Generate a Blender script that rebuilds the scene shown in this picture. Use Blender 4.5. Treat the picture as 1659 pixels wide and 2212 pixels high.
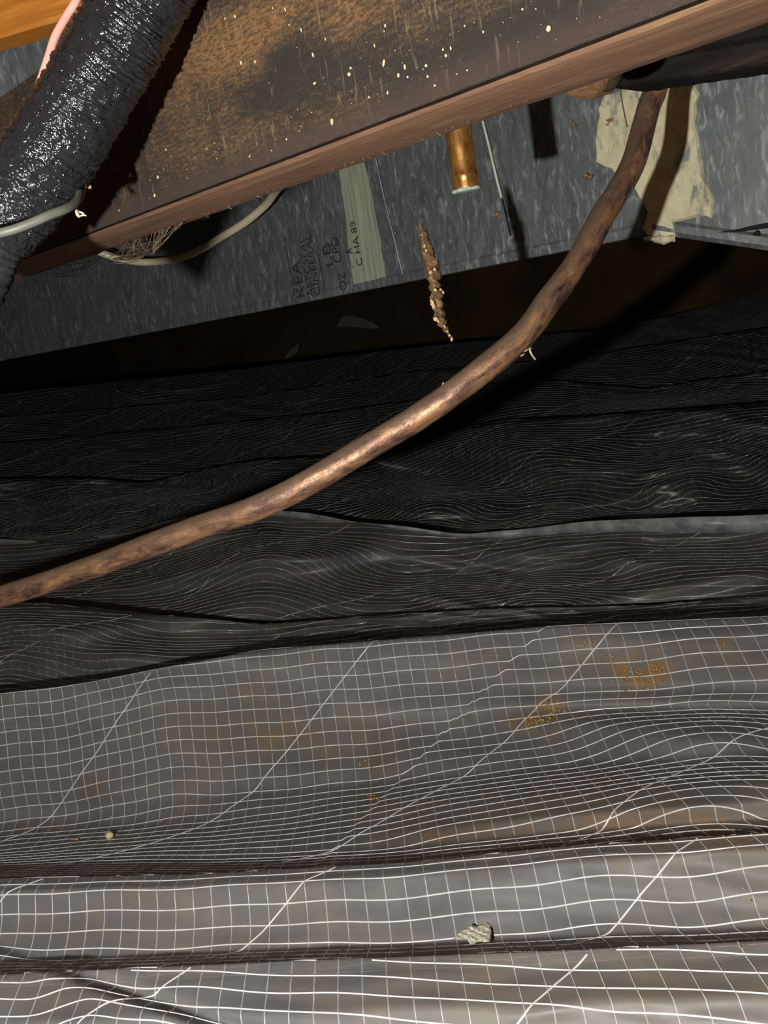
import bpy, bmesh, math, random
import numpy as np
from mathutils import Vector, Matrix

for o in list(bpy.data.objects):
    bpy.data.objects.remove(o)
S = bpy.context.scene
COL = S.collection
rng = random.Random(7)

# ------------------------------------------------------------------ camera
W, H, FPX = 1659, 2212, 2000.0
PITCH, ROLL = math.atan(420 / 2000), math.radians(9.65)
Fv = np.array([0, math.cos(PITCH), -math.sin(PITCH)])
U0 = np.array([0, math.sin(PITCH), math.cos(PITCH)])
R0 = np.array([1.0, 0, 0])
Uv = math.cos(ROLL) * U0 + math.sin(ROLL) * R0
Rv = math.cos(ROLL) * R0 - math.sin(ROLL) * U0
CAM = np.array([0, 0, 0.30])
cd = bpy.data.cameras.new('camera')
cam = bpy.data.objects.new('camera', cd)
COL.objects.link(cam)
cd.sensor_fit = 'HORIZONTAL'
cd.sensor_width = 36
cd.lens = 36 * FPX / W
cd.clip_start = 0.01
cam.matrix_world = Matrix((
    (Rv[0], Uv[0], -Fv[0], CAM[0]),
    (Rv[1], Uv[1], -Fv[1], CAM[1]),
    (Rv[2], Uv[2], -Fv[2], CAM[2]),
    (0, 0, 0, 1)))
S.camera = cam

# ------------------------------------------------------------------ light: dark crawl space, one hand-held torch
wd = bpy.data.worlds.new('world')
S.world = wd
wd.use_nodes = True
wd.node_tree.nodes['Background'].inputs[0].default_value = (0.5, 0.6, 0.7, 1)
wd.node_tree.nodes['Background'].inputs[1].default_value = 0.004
ld = bpy.data.lights.new('torch_light', 'POINT')
ld.energy = 19.0
ld.shadow_soft_size = 0.006
ld.color = (1.0, 0.965, 0.90)
lo = bpy.data.objects.new('torch_light', ld)
lo.location = CAM - 0.147 * Rv - 0.064 * Uv
COL.objects.link(lo)
S.view_settings.view_transform = 'Standard'
S.view_settings.look = 'None'
S.view_settings.gamma = 1
S.view_settings.exposure = 0.0
S.view_settings.use_curve_mapping = False


# ------------------------------------------------------------------ geometry helpers
def ray(x, y):
    return Fv + (x - 829.5) / FPX * Rv - (y - 1106) / FPX * Uv


def at(x, y, D):
    return CAM + D * ray(x, y)


def on_z(x, y, z):
    d = ray(x, y)
    return CAM + d * (z - CAM[2]) / d[2]


def on_plane(x, y, p0, n):
    d = ray(x, y)
    return CAM + d * (np.dot(p0 - CAM, n) / np.dot(d, n))


def link(name, verts, faces, mat, parent=None, smooth=True):
    me = bpy.data.meshes.new(name)
    me.from_pydata([tuple(map(float, v)) for v in verts], [], [tuple(int(i) for i in f) for f in faces])
    if smooth:
        me.polygons.foreach_set('use_smooth', [True] * len(me.polygons))
    for m in (mat if isinstance(mat, (list, tuple)) else [mat]):
        me.materials.append(m)
    o = bpy.data.objects.new(name, me)
    COL.objects.link(o)
    if parent is not None:
        o.parent = parent
        o.matrix_parent_inverse = Matrix.Identity(4)
    return o


def thing(name, label, cat, loc=(0, 0, 0), group=None):
    o = bpy.data.objects.new(name, None)
    o.empty_display_size = 0.02
    COL.objects.link(o)
    o.location = tuple(map(float, loc))
    tag(o, label, cat, group)
    return o


def tag(o, label=None, cat=None, group=None, kind=None):
    if label: o['label'] = label
    if cat: o['category'] = cat
    if group: o['group'] = group
    if kind: o['kind'] = kind
    return o


def rel(verts, root):
    l = np.array(root.location)
    return [np.array(v) - l for v in verts]


def smooth_path(pts, n):
    """Catmull-Rom through points (any dimension), n samples."""
    pts = np.array(pts, float)
    ext = np.vstack([2 * pts[0] - pts[1], pts, 2 * pts[-1] - pts[-2]])
    k = len(pts) - 1
    out = []
    for t in np.linspace(0, k, n):
        i = min(int(t), k - 1)
        u = t - i
        a, b, c, d = ext[i], ext[i + 1], ext[i + 2], ext[i + 3]
        out.append(0.5 * (2 * b + (c - a) * u + (2 * a - 5 * b + 4 * c - d) * u * u + (3 * b - a - 3 * c + d) * u ** 3))
    return np.array(out)


def tube(path, radius, seg=12, cap=True, disp=None):
    """verts, faces of a swept tube; radius scalar or per-sample; disp(i, ang, frac)->extra radius"""
    path = np.array(path, float)
    n = len(path)
    rad = np.full(n, radius) if np.isscalar(radius) else np.array(radius)
    T = np.gradient(path, axis=0)
    T /= np.linalg.norm(T, axis=1)[:, None] + 1e-12
    ref = np.array([0, 0, 1.0]) if abs(T[0][2]) < 0.9 else np.array([1.0, 0, 0])
    N = np.cross(T[0], ref)
    N /= np.linalg.norm(N)
    V, Fc = [], []
    for i in range(n):
        N = N - T[i] * np.dot(N, T[i])
        N /= np.linalg.norm(N)
        B = np.cross(T[i], N)
        for j in range(seg):
            a = 2 * math.pi * j / seg
            r = rad[i] + (disp(i / (n - 1), a) if disp else 0)
            V.append(path[i] + r * (math.cos(a) * N + math.sin(a) * B))
    for i in range(n - 1):
        for j in range(seg):
            k = (j + 1) % seg
            Fc.append((i * seg + j, i * seg + k, (i + 1) * seg + k, (i + 1) * seg + j))
    if cap:
        c0 = len(V); V.append(path[0]); c1 = len(V); V.append(path[-1])
        for j in range(seg):
            k = (j + 1) % seg
            Fc.append((c0, k, j))
            Fc.append((c1, (n - 1) * seg + j, (n - 1) * seg + k))
    return V, Fc


def merge(parts):
    V, Fc = [], []
    for v, f in parts:
        o = len(V)
        V += list(v)
        Fc += [tuple(i + o for i in q) for q in f]
    return V, Fc


def blob(c, r, seed=0, rough=0.25, sub=2, scale=(1, 1, 1), rot=None):
    bm = bmesh.new()
    bmesh.ops.create_icosphere(bm, subdivisions=sub, radius=1.0)
    rr = random.Random(seed)
    ph = [(Vector((rr.uniform(-3, 3), rr.uniform(-3, 3), rr.uniform(-3, 3))), rr.uniform(0, 6)) for _ in range(6)]
    V = []
    for v in bm.verts:
        d = 1 + rough * sum(math.sin(p.dot(v.co) + q) for p, q in ph) / 3
        co = Vector((v.co.x * scale[0], v.co.y * scale[1], v.co.z * scale[2])) * d * r
        if rot is not None:
            co = rot @ co
        V.append(np.array(co) + np.array(c))
    bm.verts.index_update()
    Fc = [tuple(v.index for v in f.verts) for f in bm.faces]
    bm.free()
    return V, Fc


def plate(poly, n, thick, jitter=0.0, step=0.004, seed=1):
    """3-D outline (coplanar) -> thin slab lying on the plane, raised towards -n"""
    rr = random.Random(seed)
    poly = [np.array(p, float) for p in poly]
    pts = []
    for i, a in enumerate(poly):
        b = poly[(i + 1) % len(poly)]
        m = max(1, int(np.linalg.norm(b - a) / step))
        for k in range(m):
            q = a + (b - a) * k / m
            q = q + jitter * np.array([rr.uniform(-1, 1), rr.uniform(-1, 1), rr.uniform(-1, 1)])
            q = q - n * np.dot(q - poly[0], n)
            pts.append(q)
    m = len(pts)
    c = sum(pts) / m
    top = [p + (c - p) / np.linalg.norm(c - p) * thick * 0.8 - n * thick for p in pts]
    V = pts + top
    Fc = [tuple(range(m, 2 * m))] + [(i, (i + 1) % m, m + (i + 1) % m, m + i) for i in range(m)]
    return V, Fc


# ------------------------------------------------------------------ material helpers
class NG:
    def __init__(s, name, rough=0.5, spec=0.5, metal=0.0):
        s.m = bpy.data.materials.new(name)
        s.m.use_nodes = True
        s.t = s.m.node_tree
        s.b = s.t.nodes['Principled BSDF']
        s.b.inputs['Roughness'].default_value = rough
        s.b.inputs['Specular IOR Level'].default_value = spec
        s.b.inputs['Metallic'].default_value = metal
        s.tc = s.t.nodes.new('ShaderNodeTexCoord')

    def sock(s, inp, v):
        if isinstance(v, bpy.types.NodeSocket):
            s.t.links.new(v, inp)
        else:
            inp.default_value = v

    def coord(s, scale=(1, 1, 1), rot=(0, 0, 0), src='Object'):
        mp = s.t.nodes.new('ShaderNodeMapping')
        mp.inputs['Scale'].default_value = scale
        mp.inputs['Rotation'].default_value = rot
        s.t.links.new(s.tc.outputs[src], mp.inputs['Vector'])
        return mp.outputs[0]

    def noise(s, co, scale=5, detail=4, rough=0.6, dist=0.0):
        n = s.t.nodes.new('ShaderNodeTexNoise')
        s.t.links.new(co, n.inputs['Vector'])
        n.inputs['Scale'].default_value = scale
        n.inputs['Detail'].default_value = detail
        n.inputs['Roughness'].default_value = rough
        n.inputs['Distortion'].default_value = dist
        return n.outputs['Fac']

    def voro(s, co, scale=5, feature='F1', out='Distance'):
        n = s.t.nodes.new('ShaderNodeTexVoronoi')
        n.feature = feature
        s.t.links.new(co, n.inputs['Vector'])
        n.inputs['Scale'].default_value = scale
        return n.outputs[out]

    def attr(s, name, out='Fac'):
        n = s.t.nodes.new('ShaderNodeAttribute')
        n.attribute_name = name
        return n.outputs[out]

    def math(s, op, a, b=0.0, clamp=False):
        n = s.t.nodes.new('ShaderNodeMath')
        n.operation = op
        n.use_clamp = clamp
        s.sock(n.inputs[0], a)
        s.sock(n.inputs[1], b)
        return n.outputs[0]

    def ramp(s, fac, stops):
        n = s.t.nodes.new('ShaderNodeValToRGB')
        el = n.color_ramp.elements
        while len(el) < len(stops):
            el.new(0.5)
        for e, (p, c) in zip(el, stops):
            e.position = p
            e.color = (c, c, c, 1) if np.isscalar(c) else (*c, 1)
        s.t.links.new(fac, n.inputs[0])
        return n.outputs[0]

    def mix(s, fac, a, b, blend='MIX'):
        n = s.t.nodes.new('ShaderNodeMix')
        n.data_type = 'RGBA'
        n.blend_type = blend
        s.sock(n.inputs['Factor'], fac)
        for i, v in ((6, a), (7, b)):
            s.sock(n.inputs[i], (*v, 1) if isinstance(v, tuple) and len(v) == 3 else v)
        return n.outputs[2]

    def spot(s, centre, radii):
        """soft 0..1 mask round a point given in the object's own space"""
        mp = s.t.nodes.new('ShaderNodeMapping')
        mp.vector_type = 'POINT'
        sc = [1 / r for r in radii]
        mp.inputs['Scale'].default_value = sc
        mp.inputs['Location'].default_value = [-c * k for c, k in zip(centre, sc)]
        s.t.links.new(s.tc.outputs['Object'], mp.inputs['Vector'])
        n = s.t.nodes.new('ShaderNodeVectorMath')
        n.operation = 'LENGTH'
        s.t.links.new(mp.outputs[0], n.inputs[0])
        return s.math('SUBTRACT', 1.0, n.outputs['Value'], clamp=True)

    def base(s, c):
        s.sock(s.b.inputs['Base Color'], (*c, 1) if isinstance(c, tuple) else c)

    def bump(s, h, strength=0.3, dist=0.001):
        n = s.t.nodes.new('ShaderNodeBump')
        n.inputs['Strength'].default_value = strength
        n.inputs['Distance'].default_value = dist
        s.t.links.new(h, n.inputs['Height'])
        s.t.links.new(n.outputs[0], s.b.inputs['Normal'])


def plain(name, col, rough=0.6, spec=0.4, var=0.3, scale=300, bump=0.3, metal=0.0):
    g = NG(name, rough, spec, metal)
    n = g.noise(g.coord(), scale, 4)
    d = tuple(c * (1 - var) for c in col)
    l = tuple(min(1, c * (1 + var)) for c in col)
    g.base(g.ramp(n, [(0.3, d), (0.7, l)]))
    if bump:
        g.bump(n, bump, 0.001)
    return g.m


# ================================================================== THE SETTING
BN = np.array([0.72478119, 0.68897912, 0.0])          # into the scene, square to the board
BX = np.array([0.68897912, -0.72478119, 0.0])         # along the board, to the right
B0 = on_z(206, 495, 0.361)                            # a point on the board's lower front arris
DX = np.array([0.76214242, -0.6474094, 0.0])          # along the duct, to the right
DN = np.array([0.6474094, 0.76214242, 0.0])
D0 = on_z(1060, 574, 0.328)                           # a point on the duct's lower front edge

gs = NG('damp_soil', 0.95, 0.2)
nn = gs.noise(gs.coord(), 20, 8)
gs.base(gs.ramp(nn, [(0.3, (0.03, 0.02, 0.012)), (0.7, (0.10, 0.065, 0.04))]))
gs.bump(nn, 0.8, 0.01)


def box_mesh(lo_, hi_):
    x0, y0, z0 = lo_; x1, y1, z1 = hi_
    V = [(x0, y0, z0), (x1, y0, z0), (x1, y1, z0), (x0, y1, z0), (x0, y0, z1), (x1, y0, z1), (x1, y1, z1), (x0, y1, z1)]
    Fc = [(0, 3, 2, 1), (4, 5, 6, 7), (0, 1, 5, 4), (1, 2, 6, 5), (2, 3, 7, 6), (3, 0, 4, 7)]
    return V, Fc


V, Fc = box_mesh((-3.2, -0.6, -0.16), (3.2, 4.6, -0.12))
tag(link('floor', V, Fc, gs.m, smooth=False), kind='structure')

gc = NG('old_subfloor_plywood', 0.8, 0.3)
cc = gc.noise(gc.coord((2, 40, 2)), 3, 6)
gc.base(gc.ramp(cc, [(0.3, (0.10, 0.05, 0.02)), (0.7, (0.26, 0.14, 0.06))]))
V, Fc = box_mesh((-3.2, -0.6, 0.80), (3.2, 4.6, 0.82))
tag(link('ceiling', V, Fc, gc.m, smooth=False), kind='structure')

gw = NG('brown_foundation_wall', 0.95, 0.1)
cw = gw.noise(gw.coord(), 6, 8)
gw.base(gw.ramp(cw, [(0.3, (0.055, 0.033, 0.012)), (0.7, (0.13, 0.085, 0.035))]))
gw.bump(cw, 0.5, 0.01)
wp = at(1500, 640, 2.45)
wl = [wp - DX * 3.6, wp + DX * 2.2]
V = []
for q in wl:
    for dn in (0, 0.1):
        for z in (-0.12, 0.80):
            V.append([q[0] + DN[0] * dn, q[1] + DN[1] * dn, z])
Fc = [(0, 1, 5, 4), (2, 6, 7, 3), (0, 2, 3, 1), (4, 5, 7, 6), (1, 3, 7, 5), (0, 4, 6, 2)]
tag(link('wall_back', V, Fc, gw.m, smooth=False), kind='structure')

# ================================================================== REINFORCED PLASTIC SHEETS
XS = np.arange(-700, 2480, 8.0)
NX = len(XS)


def line(pts):
    p = np.array(pts, float)
    y = np.interp(XS, p[:, 0], p[:, 1])
    lo_ = XS < p[0, 0]; hi_ = XS > p[-1, 0]
    s0 = (p[1, 1] - p[0, 1]) / (p[1, 0] - p[0, 0]); s1 = (p[-1, 1] - p[-2, 1]) / (p[-1, 0] - p[-2, 0])
    y[lo_] = p[0, 1] + s0 * (XS[lo_] - p[0, 0]); y[hi_] = p[-1, 1] + s1 * (XS[hi_] - p[-1, 0])
    k = np.ones(9) / 9
    return np.convolve(np.pad(y, 4, mode='edge'), k, 'valid')


def dep(l, m, r):
    c = np.polyfit([0, 830, 1659], np.log([l, m, r]), 2)
    x = np.clip(XS, -420, 2080) + 0.25 * (XS - np.clip(XS, -420, 2080))
    return np.exp(np.polyval([c[0] * 0.8, c[1], c[2]], x))


yC = line([(0, 2103), (250, 2091), (600, 2075), (830, 2066), (1100, 2056), (1659, 2030)])
yB = line([(0, 1896), (450, 1886), (900, 1860), (1180, 1830), (1659, 1797)])
yA = line([(0, 1496), (180, 1475), (350, 1442), (560, 1402), (830, 1381), (1200, 1350), (1659, 1330)])
yE = line([(0, 1300), (120, 1302), (300, 1322), (440, 1334), (560, 1347), (700, 1338), (830, 1326), (1100, 1312), (1400, 1306), (1659, 1285)])
yF = line([(0, 1172), (150, 1172), (300, 1152), (400, 1128), (560, 1108), (700, 1120), (830, 1136), (1000, 1160), (1120, 1158), (1250, 1146), (1400, 1141), (1659, 1142)])
yG = line([(0, 1034), (200, 1032), (320, 1042), (420, 1015), (560, 992), (700, 985), (830, 955), (950, 930), (1100, 905), (1300, 896), (1659, 868)])
yH = line([(0, 955), (400, 920), (700, 890), (900, 862), (1060, 825), (1200, 820), (1400, 838), (1659, 800)])
yI = line([(0, 900), (500, 860), (900, 800), (1200, 775), (1659, 705)])
yJ = line([(0, 850), (500, 800), (900, 750), (1300, 712), (1450, 682), (1659, 626)])
dC, dB, dA = dep(.483, .434, .371), dep(.598, .527, .43), dep(.83, .76, .63)
dE, dF, dG = dep(1.12, .95, .80), dep(1.48, 1.2, 1.0), dep(1.8, 1.6, 1.25)
dH, dI, dJ = dep(2.15, 1.9, 1.5), dep(2.4, 2.15, 1.8), dep(2.55, 2.4, 2.2)
full = np.ones(NX)


def gauss(x0, y0, sx, sy):
    return lambda X, Y: np.exp(-((X - x0) / sx) ** 2 - ((Y - y0) / sy) ** 2)


BUMPS = [  # soft dents and swells: (mask, change of distance)
    (gauss(1480, 1525, 330, 26), +0.030), (gauss(1500, 1590, 300, 45), -0.016),
    (gauss(1000, 1560, 220, 60), +0.018), (gauss(300, 1780, 420, 50), +0.02),
    (lambda X, Y: 1 / (1 + np.exp(-(Y - (2104 + (X - 140) * 0.36)) / 5.0)) / (1 + np.exp((X - 520) / 40.0)), -0.013), (lambda X, Y: np.exp(-((Y - (2094 + (X - 140) * 0.33)) / 16.0) ** 2) / (1 + np.exp((X - 620) / 50.0)) / (1 + np.exp((130 - X) / 25.0)), +0.004),
    (gauss(1250, 1130 + 110, 160, 45), +0.06), (gauss(1500, 1230, 190, 40), -0.05), (gauss(1340, 1190, 50, 30), -0.03),
    (gauss(900, 1230, 220, 40), +0.05), (gauss(620, 1230, 180, 50), -0.05),
    (gauss(200, 1400, 220, 50), -0.04), (gauss(520, 1370, 90, 25), +0.05),
    (gauss(1130, 990, 150, 45), -0.09), (gauss(900, 1030, 160, 40), +0.08), (gauss(1450, 1010, 180, 50), -0.06),
    (gauss(230, 1100, 160, 40), -0.05), (gauss(60, 1085, 60, 45), +0.06), (gauss(640, 1040, 120, 30), -0.06),
]


def wrinkle(X, Y, k, amp):
    """sum of oblique ridges, stretched along the folds"""
    rr = np.random.RandomState(100 + k)
    Z = np.zeros_like(X)
    wx = X + 60 * np.sin(Y / 37.0 + k) + 45 * np.sin(X / 210.0 + 2 * k)
    wy = Y + 16 * np.sin(X / 170.0 + k) + 8 * np.sin(X / 63.0 + 3 * k)
    for i in range(9):
        fy = rr.uniform(0.02, 0.11)
        fx = rr.uniform(-0.016, 0.016)
        Z += np.sin(wx * fx + wy * fy + rr.uniform(0, 6.3)) * (0.05 / (fy + 0.01))
    Z2 = np.sin(wx * 0.009 + wy * 0.021 + k) * np.sin(wx * 0.005 - wy * 0.03 + 2 * k)
    Z3 = np.zeros_like(X)
    if amp > 0.01:
        for i in range(5):
            Z3 += np.abs(np.sin(wx * rr.uniform(-.014, .014) + wy * rr.uniform(.06, .15) + rr.uniform(0, 6.3)))
        Z3 = (Z3 - 3.2) * 0.22 * (0.5 + 0.5 * np.sin(wx * 0.006 + wy * 0.013 + k))
    return amp * (Z / 4.0 + 0.6 * Z2 + Z3)


def build_rows(knots, sub):
    """knots: list of (y[NX], D[NX], band) -> smoothed arrays"""
    Y, Dd, bd = [], [], []
    for a, b, n in zip(knots[:-1], knots[1:], sub):
        for t in np.arange(n) / n:
            Y.append(a[0] + (b[0] - a[0]) * t)
            Dd.append(a[1] + (b[1] - a[1]) * t)
            bd.append(a[2] if t == 0 and False else b[2])
    Y.append(knots[-1][0]); Dd.append(knots[-1][1]); bd.append(knots[-1][2])
    Y, Dd = np.array(Y), np.array(Dd)
    for _ in range(3):
        Y[1:-1] = (Y[:-2] + 2 * Y[1:-1] + Y[2:]) / 4
        Dd[1:-1] = (Dd[:-2] + 2 * Dd[1:-1] + Dd[2:]) / 4
    return Y, Dd, np.array(bd)


def band_knots(k, yp, dp, yc, dc, qs):
    """folds: drop behind the previous crest (yp, dp), valley, rise to crest (yc, dc); qs: [(q, D[NX])...]"""
    d0 = qs[0][1]
    out = []
    if yp is not None:
        out += [(yp + 5, dp + 0.10 * (d0 - dp), k), (yp + 26, dp + 0.35 * (d0 - dp), k), (yp + 34, dp + 0.72 * (d0 - dp), k)]
    y0 = yp if yp is not None else full * 2640
    for q, d in qs:
        out.append((y0 + (yc - y0) * q, d, k))
    out.append((yc, dc, k))
    return out


def lerp(a, b, t):
    return a + (b - a) * t


kn = []
kn += band_knots(0, None, None, yC, dC, [(0.0, dep(.40, .36, .31)), (0.55, dep(.435, .39, .335)), (0.8, dep(.452, .402, .346))])
kn += band_knots(1, yC, dC, yB, dB, [(0.0, dep(.515, .457, .387)), (0.12, dep(.552, .488, .405)), (0.3, dep(.562, .495, .41)), (0.55, dep(.57, .502, .412)), (0.85, dep(.578, .508, .416))])
kn += band_knots(2, yB, dB, yA, dA, [(0.0, dep(.635, .556, .444)), (0.06, dep(.70, .600, .46)), (0.14, dep(.765, .618, .468)), (0.24, dep(.80, .655, .476)), (0.36, dep(.815, .71, .535)), (0.5, dep(.822, .732, .572)), (0.75, dep(.826, .748, .598)), (0.92, dep(.828, .754, .612))])
kn += [(yA + 5, dA + 0.018, 2), (yA + 24, dA + 0.05, 2), (yA + 44, dA + 0.075, 2)]
km = [(yA + 80, dep(.955, .875, .715), 3), (yA + 36, dep(.97, .885, .725), 3)]  # back part of the foreground sheet, split off to colour it darker for shade
km += [(yA + (yE - yA) * q, d, 3) for q, d in [(0.0, dep(.99, .90, .735)), (0.4, dep(1.05, .92, .75)), (0.75, dep(1.09, .94, .78))]] + [(yE, dE, 3)]
km += band_knots(4, yE, dE, yF, dF, [(0.0, dep(1.24, 1.0, .85)), (0.35, dep(1.36, 1.08, .90)), (0.7, dep(1.44, 1.14, .95))])
subs = {0: 22, 1: 12, 2: 10, 3: 12, 4: 14}
sub = [subs[b[2]] if abs(float(b[0][185] - a[0][185])) > 18 else 5 for a, b in zip(kn[:-1], kn[1:])]
Y1, D1, b1 = build_rows(kn, sub)
sub = [subs[b[2]] if abs(float(b[0][185] - a[0][185])) > 18 else 5 for a, b in zip(km[:-1], km[1:])]
Y3, D3, b3 = build_rows(km, sub)

kr = [(yF + 60, dF * 0.99 + 0.03, 5), (yF + 30, dF * 1.0 + 0.03, 5)]
kr += [(yF + (yG - yF) * q, d, 5) for q, d in [(0.0, dep(1.50, 1.25, 1.03)), (0.3, dep(1.60, 1.36, 1.10)), (0.65, dep(1.72, 1.5, 1.19))]] + [(yG, dG, 5)]
kr += band_knots(6, yG, dG, yH, dH, [(0.0, dep(1.95, 1.72, 1.33)), (0.5, dep(2.05, 1.82, 1.42))])
kr += band_knots(7, yH, dH, yI, dI, [(0.0, dep(2.22, 1.98, 1.58)), (0.5, dep(2.3, 2.05, 1.7))])
kr += band_knots(8, yI, dI, yJ, dJ, [(0.0, dep(2.45, 2.22, 1.88)), (0.5, dep(2.5, 2.3, 2.05))])
sub = [14 if abs(float(b[0][185] - a[0][185])) > 18 else 5 for a, b in zip(kr[:-1], kr[1:])]
Y2, D2, b2 = build_rows(kr, sub)


def finish(Y, D, bd):
    X = np.broadcast_to(XS, Y.shape)
    for m, a in BUMPS:
        D = D + a * m(X, Y)
    for k in range(9):
        amp = [.0012, .0013, .0015, .020, .024, .036, .036, .03, .03][k]
        sel = (bd == k).astype(float)
        sel = np.convolve(np.pad(sel, 6, mode='edge'), np.ones(13) / 13, 'valid')[:, None]
        D = D + sel * wrinkle(X, Y, k, amp)
    ryx = Fv + ((X - 829.5) / FPX)[..., None] * Rv - ((Y - 1106) / FPX)[..., None] * Uv
    return D, CAM + D[..., None] * ryx


D1, P1 = finish(Y1, D1, b1)
D2, P2 = finish(Y2, D2, b2)
D3, P3 = finish(Y3, D3, b3)


def normals(P):
    a = np.gradient(P, axis=1); b = np.gradient(P, axis=0)
    n = np.cross(a, b)
    n /= np.linalg.norm(n, axis=2)[..., None] + 1e-12
    return n


def grid_faces(nr, nc):
    i = np.arange(nr - 1)[:, None] * nc + np.arange(nc - 1)[None]
    return np.stack([i, i + 1, i + nc + 1, i + nc], -1).reshape(-1, 4)


STAINS = [  # (x, y, rx, ry, strength, channel) rust dirt lying on / showing through the film
    (620, 1590, 190, 55, 1.0, 0), (790, 1560, 60, 25, 0.6, 0), (200, 1700, 35, 35, 0.9, 0), (800, 1720, 25, 25, 0.8, 0), (815, 1640, 30, 40, 0.8, 0),
    (60, 1800, 60, 30, 0.5, 0), (1330, 1790, 330, 60, 0.9, 0), (950, 1810, 180, 50, 0.7, 0), (1250, 1690, 200, 40, 0.5, 0),
    (1500, 1420, 220, 70, 0.35, 0), (300, 1940, 60, 30, 0.4, 0), (200, 2000, 160, 40, 0.4, 0), (1120, 960, 60, 40, 0.5, 0),
    (1050, 1450, 100, 40, 0.4, 0), (1500, 2150, 250, 60, 0.5, 0), (900, 2130, 200, 50, 0.4, 0), (1450, 1790, 170, 40, 0.5, 0),
    (1385, 1455, 75, 42, 1.0, 1), (1190, 1535, 55, 32, 1.0, 1), (1150, 1560, 60, 25, 0.7, 1), (1265, 1388, 35, 18, 0.6, 1), (1580, 1390, 30, 15, 0.5, 1),
    (150, 2150, 120, 40, 0.3, 0), (560, 1500, 60, 25, 0.35, 1), (1560, 1800, 60, 20, 0.6, 1), (690, 2165, 120, 30, 0.3, 0),
]


def sheet_mesh(name, Y, P, mat, parent):
    o = link(name, P.reshape(-1, 3), grid_faces(*P.shape[:2]), mat, parent)
    X = np.broadcast_to(XS, Y.shape)
    for ch, an in ((0, 'soil_showing'), (1, 'rust_dirt')):
        v = np.zeros(Y.shape)
        for x, y, rx, ry, s, c in STAINS:
            if c == ch:
                v += s * np.exp(-((X - x) / rx) ** 2 - ((Y - y) / ry) ** 2)
        at_ = o.data.attributes.new(an, 'FLOAT', 'POINT')
        at_.data.foreach_set('value', np.clip(v, 0, 1).ravel().astype(np.float32))
    return o


# film: grey reinforced poly
gf = NG('grey_reinforced_film', 0.45, 0.32)
co = gf.coord()
n1 = gf.noise(co, 9, 6, 0.6)
n2 = gf.noise(co, 60, 6, 0.65)
n3 = gf.noise(co, 240, 3, 0.6)
c = gf.ramp(gf.math('ADD', gf.math('MULTIPLY', n1, 0.6), gf.math('MULTIPLY', n2, 0.4)), [(0.34, (0.145, 0.151, 0.166)), (0.50, (0.192, 0.187, 0.184)), (0.66, (0.245, 0.221, 0.188))])
m0 = gf.math('MULTIPLY', gf.attr('soil_showing'), gf.ramp(n2, [(0.36, 0.15), (0.62, 1.0)]), True)
c = gf.mix(m0, c, gf.ramp(n2, [(0.3, (0.125, 0.090, 0.060)), (0.7, (0.25, 0.165, 0.095))]))
m1 = gf.math('MULTIPLY', gf.attr('rust_dirt'), gf.ramp(n2, [(0.46, 0.0), (0.60, 1.0)]), True)
c = gf.mix(m1, c, (0.34, 0.19, 0.06))
c = gf.mix(gf.ramp(gf.noise(co, 420, 2), [(0.70, 0.0), (0.76, 0.6)]), c, (0.22, 0.17, 0.10))
gf.base(c)
gf.sock(gf.b.inputs['Roughness'], gf.ramp(n2, [(0.3, 0.40), (0.7, 0.56)]))
gf.bump(n2, 0.10, 0.0010)
gf.b.inputs['Alpha'].default_value = 0.62
FILM = gf.m
gt = NG('white_scrim_thread', 0.26, 0.9)
gt.base(gt.ramp(gt.noise(gt.coord(), 90, 3), [(0.3, (0.46, 0.46, 0.46)), (0.7, (0.66, 0.66, 0.65))]))
gt.b.inputs['Alpha'].default_value = 1.0
THREAD = gt.m
gq = NG('dimmed_scrim_thread', 0.3, 0.6)  # same cord as the white one, its weaker glint put into a darker colour
gq.base(gq.ramp(gq.noise(gq.coord(), 90, 3), [(0.3, (0.27, 0.275, 0.28)), (0.7, (0.40, 0.405, 0.41))]))
THIN = gq.m

SP = 0.0114
DIAG = SP * 16.5


def sweep_threads(polys, rw=0.00036, rh=0.00034):
    """polys: list of (points Nx3, normals Nx3) -> half-round cords lying on the film"""
    V, Fc = [], []
    off = 0
    for pts, nor in polys:
        n = len(pts)
        if n < 3:
            continue
        T = np.gradient(pts, axis=0)
        T /= np.linalg.norm(T, axis=1)[:, None] + 1e-12
        B = np.cross(nor, T)
        B /= np.linalg.norm(B, axis=1)[:, None] + 1e-12
        prof = [(-1.0, -0.15), (-0.62, 0.72), (0.0, 1.0), (0.62, 0.72), (1.0, -0.15)]
        ring = np.stack([pts + B * (rw * a) + nor * (rh * b) for a, b in prof], 1)
        V.append(ring.reshape(-1, 3))
        m = len(prof)
        i = np.arange(n - 1)[:, None] * m + np.arange(m - 1)[None]
        Fc.append(np.stack([i, i + 1, i + m + 1, i + m], -1).reshape(-1, 4) + off)
        off += n * m
    return np.vstack(V), np.vstack(Fc)


def runs(mask):
    idx = np.where(mask)[0]
    if len(idx) == 0:
        return []
    return np.split(idx, np.where(np.diff(idx) > 1)[0] + 1)


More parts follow.
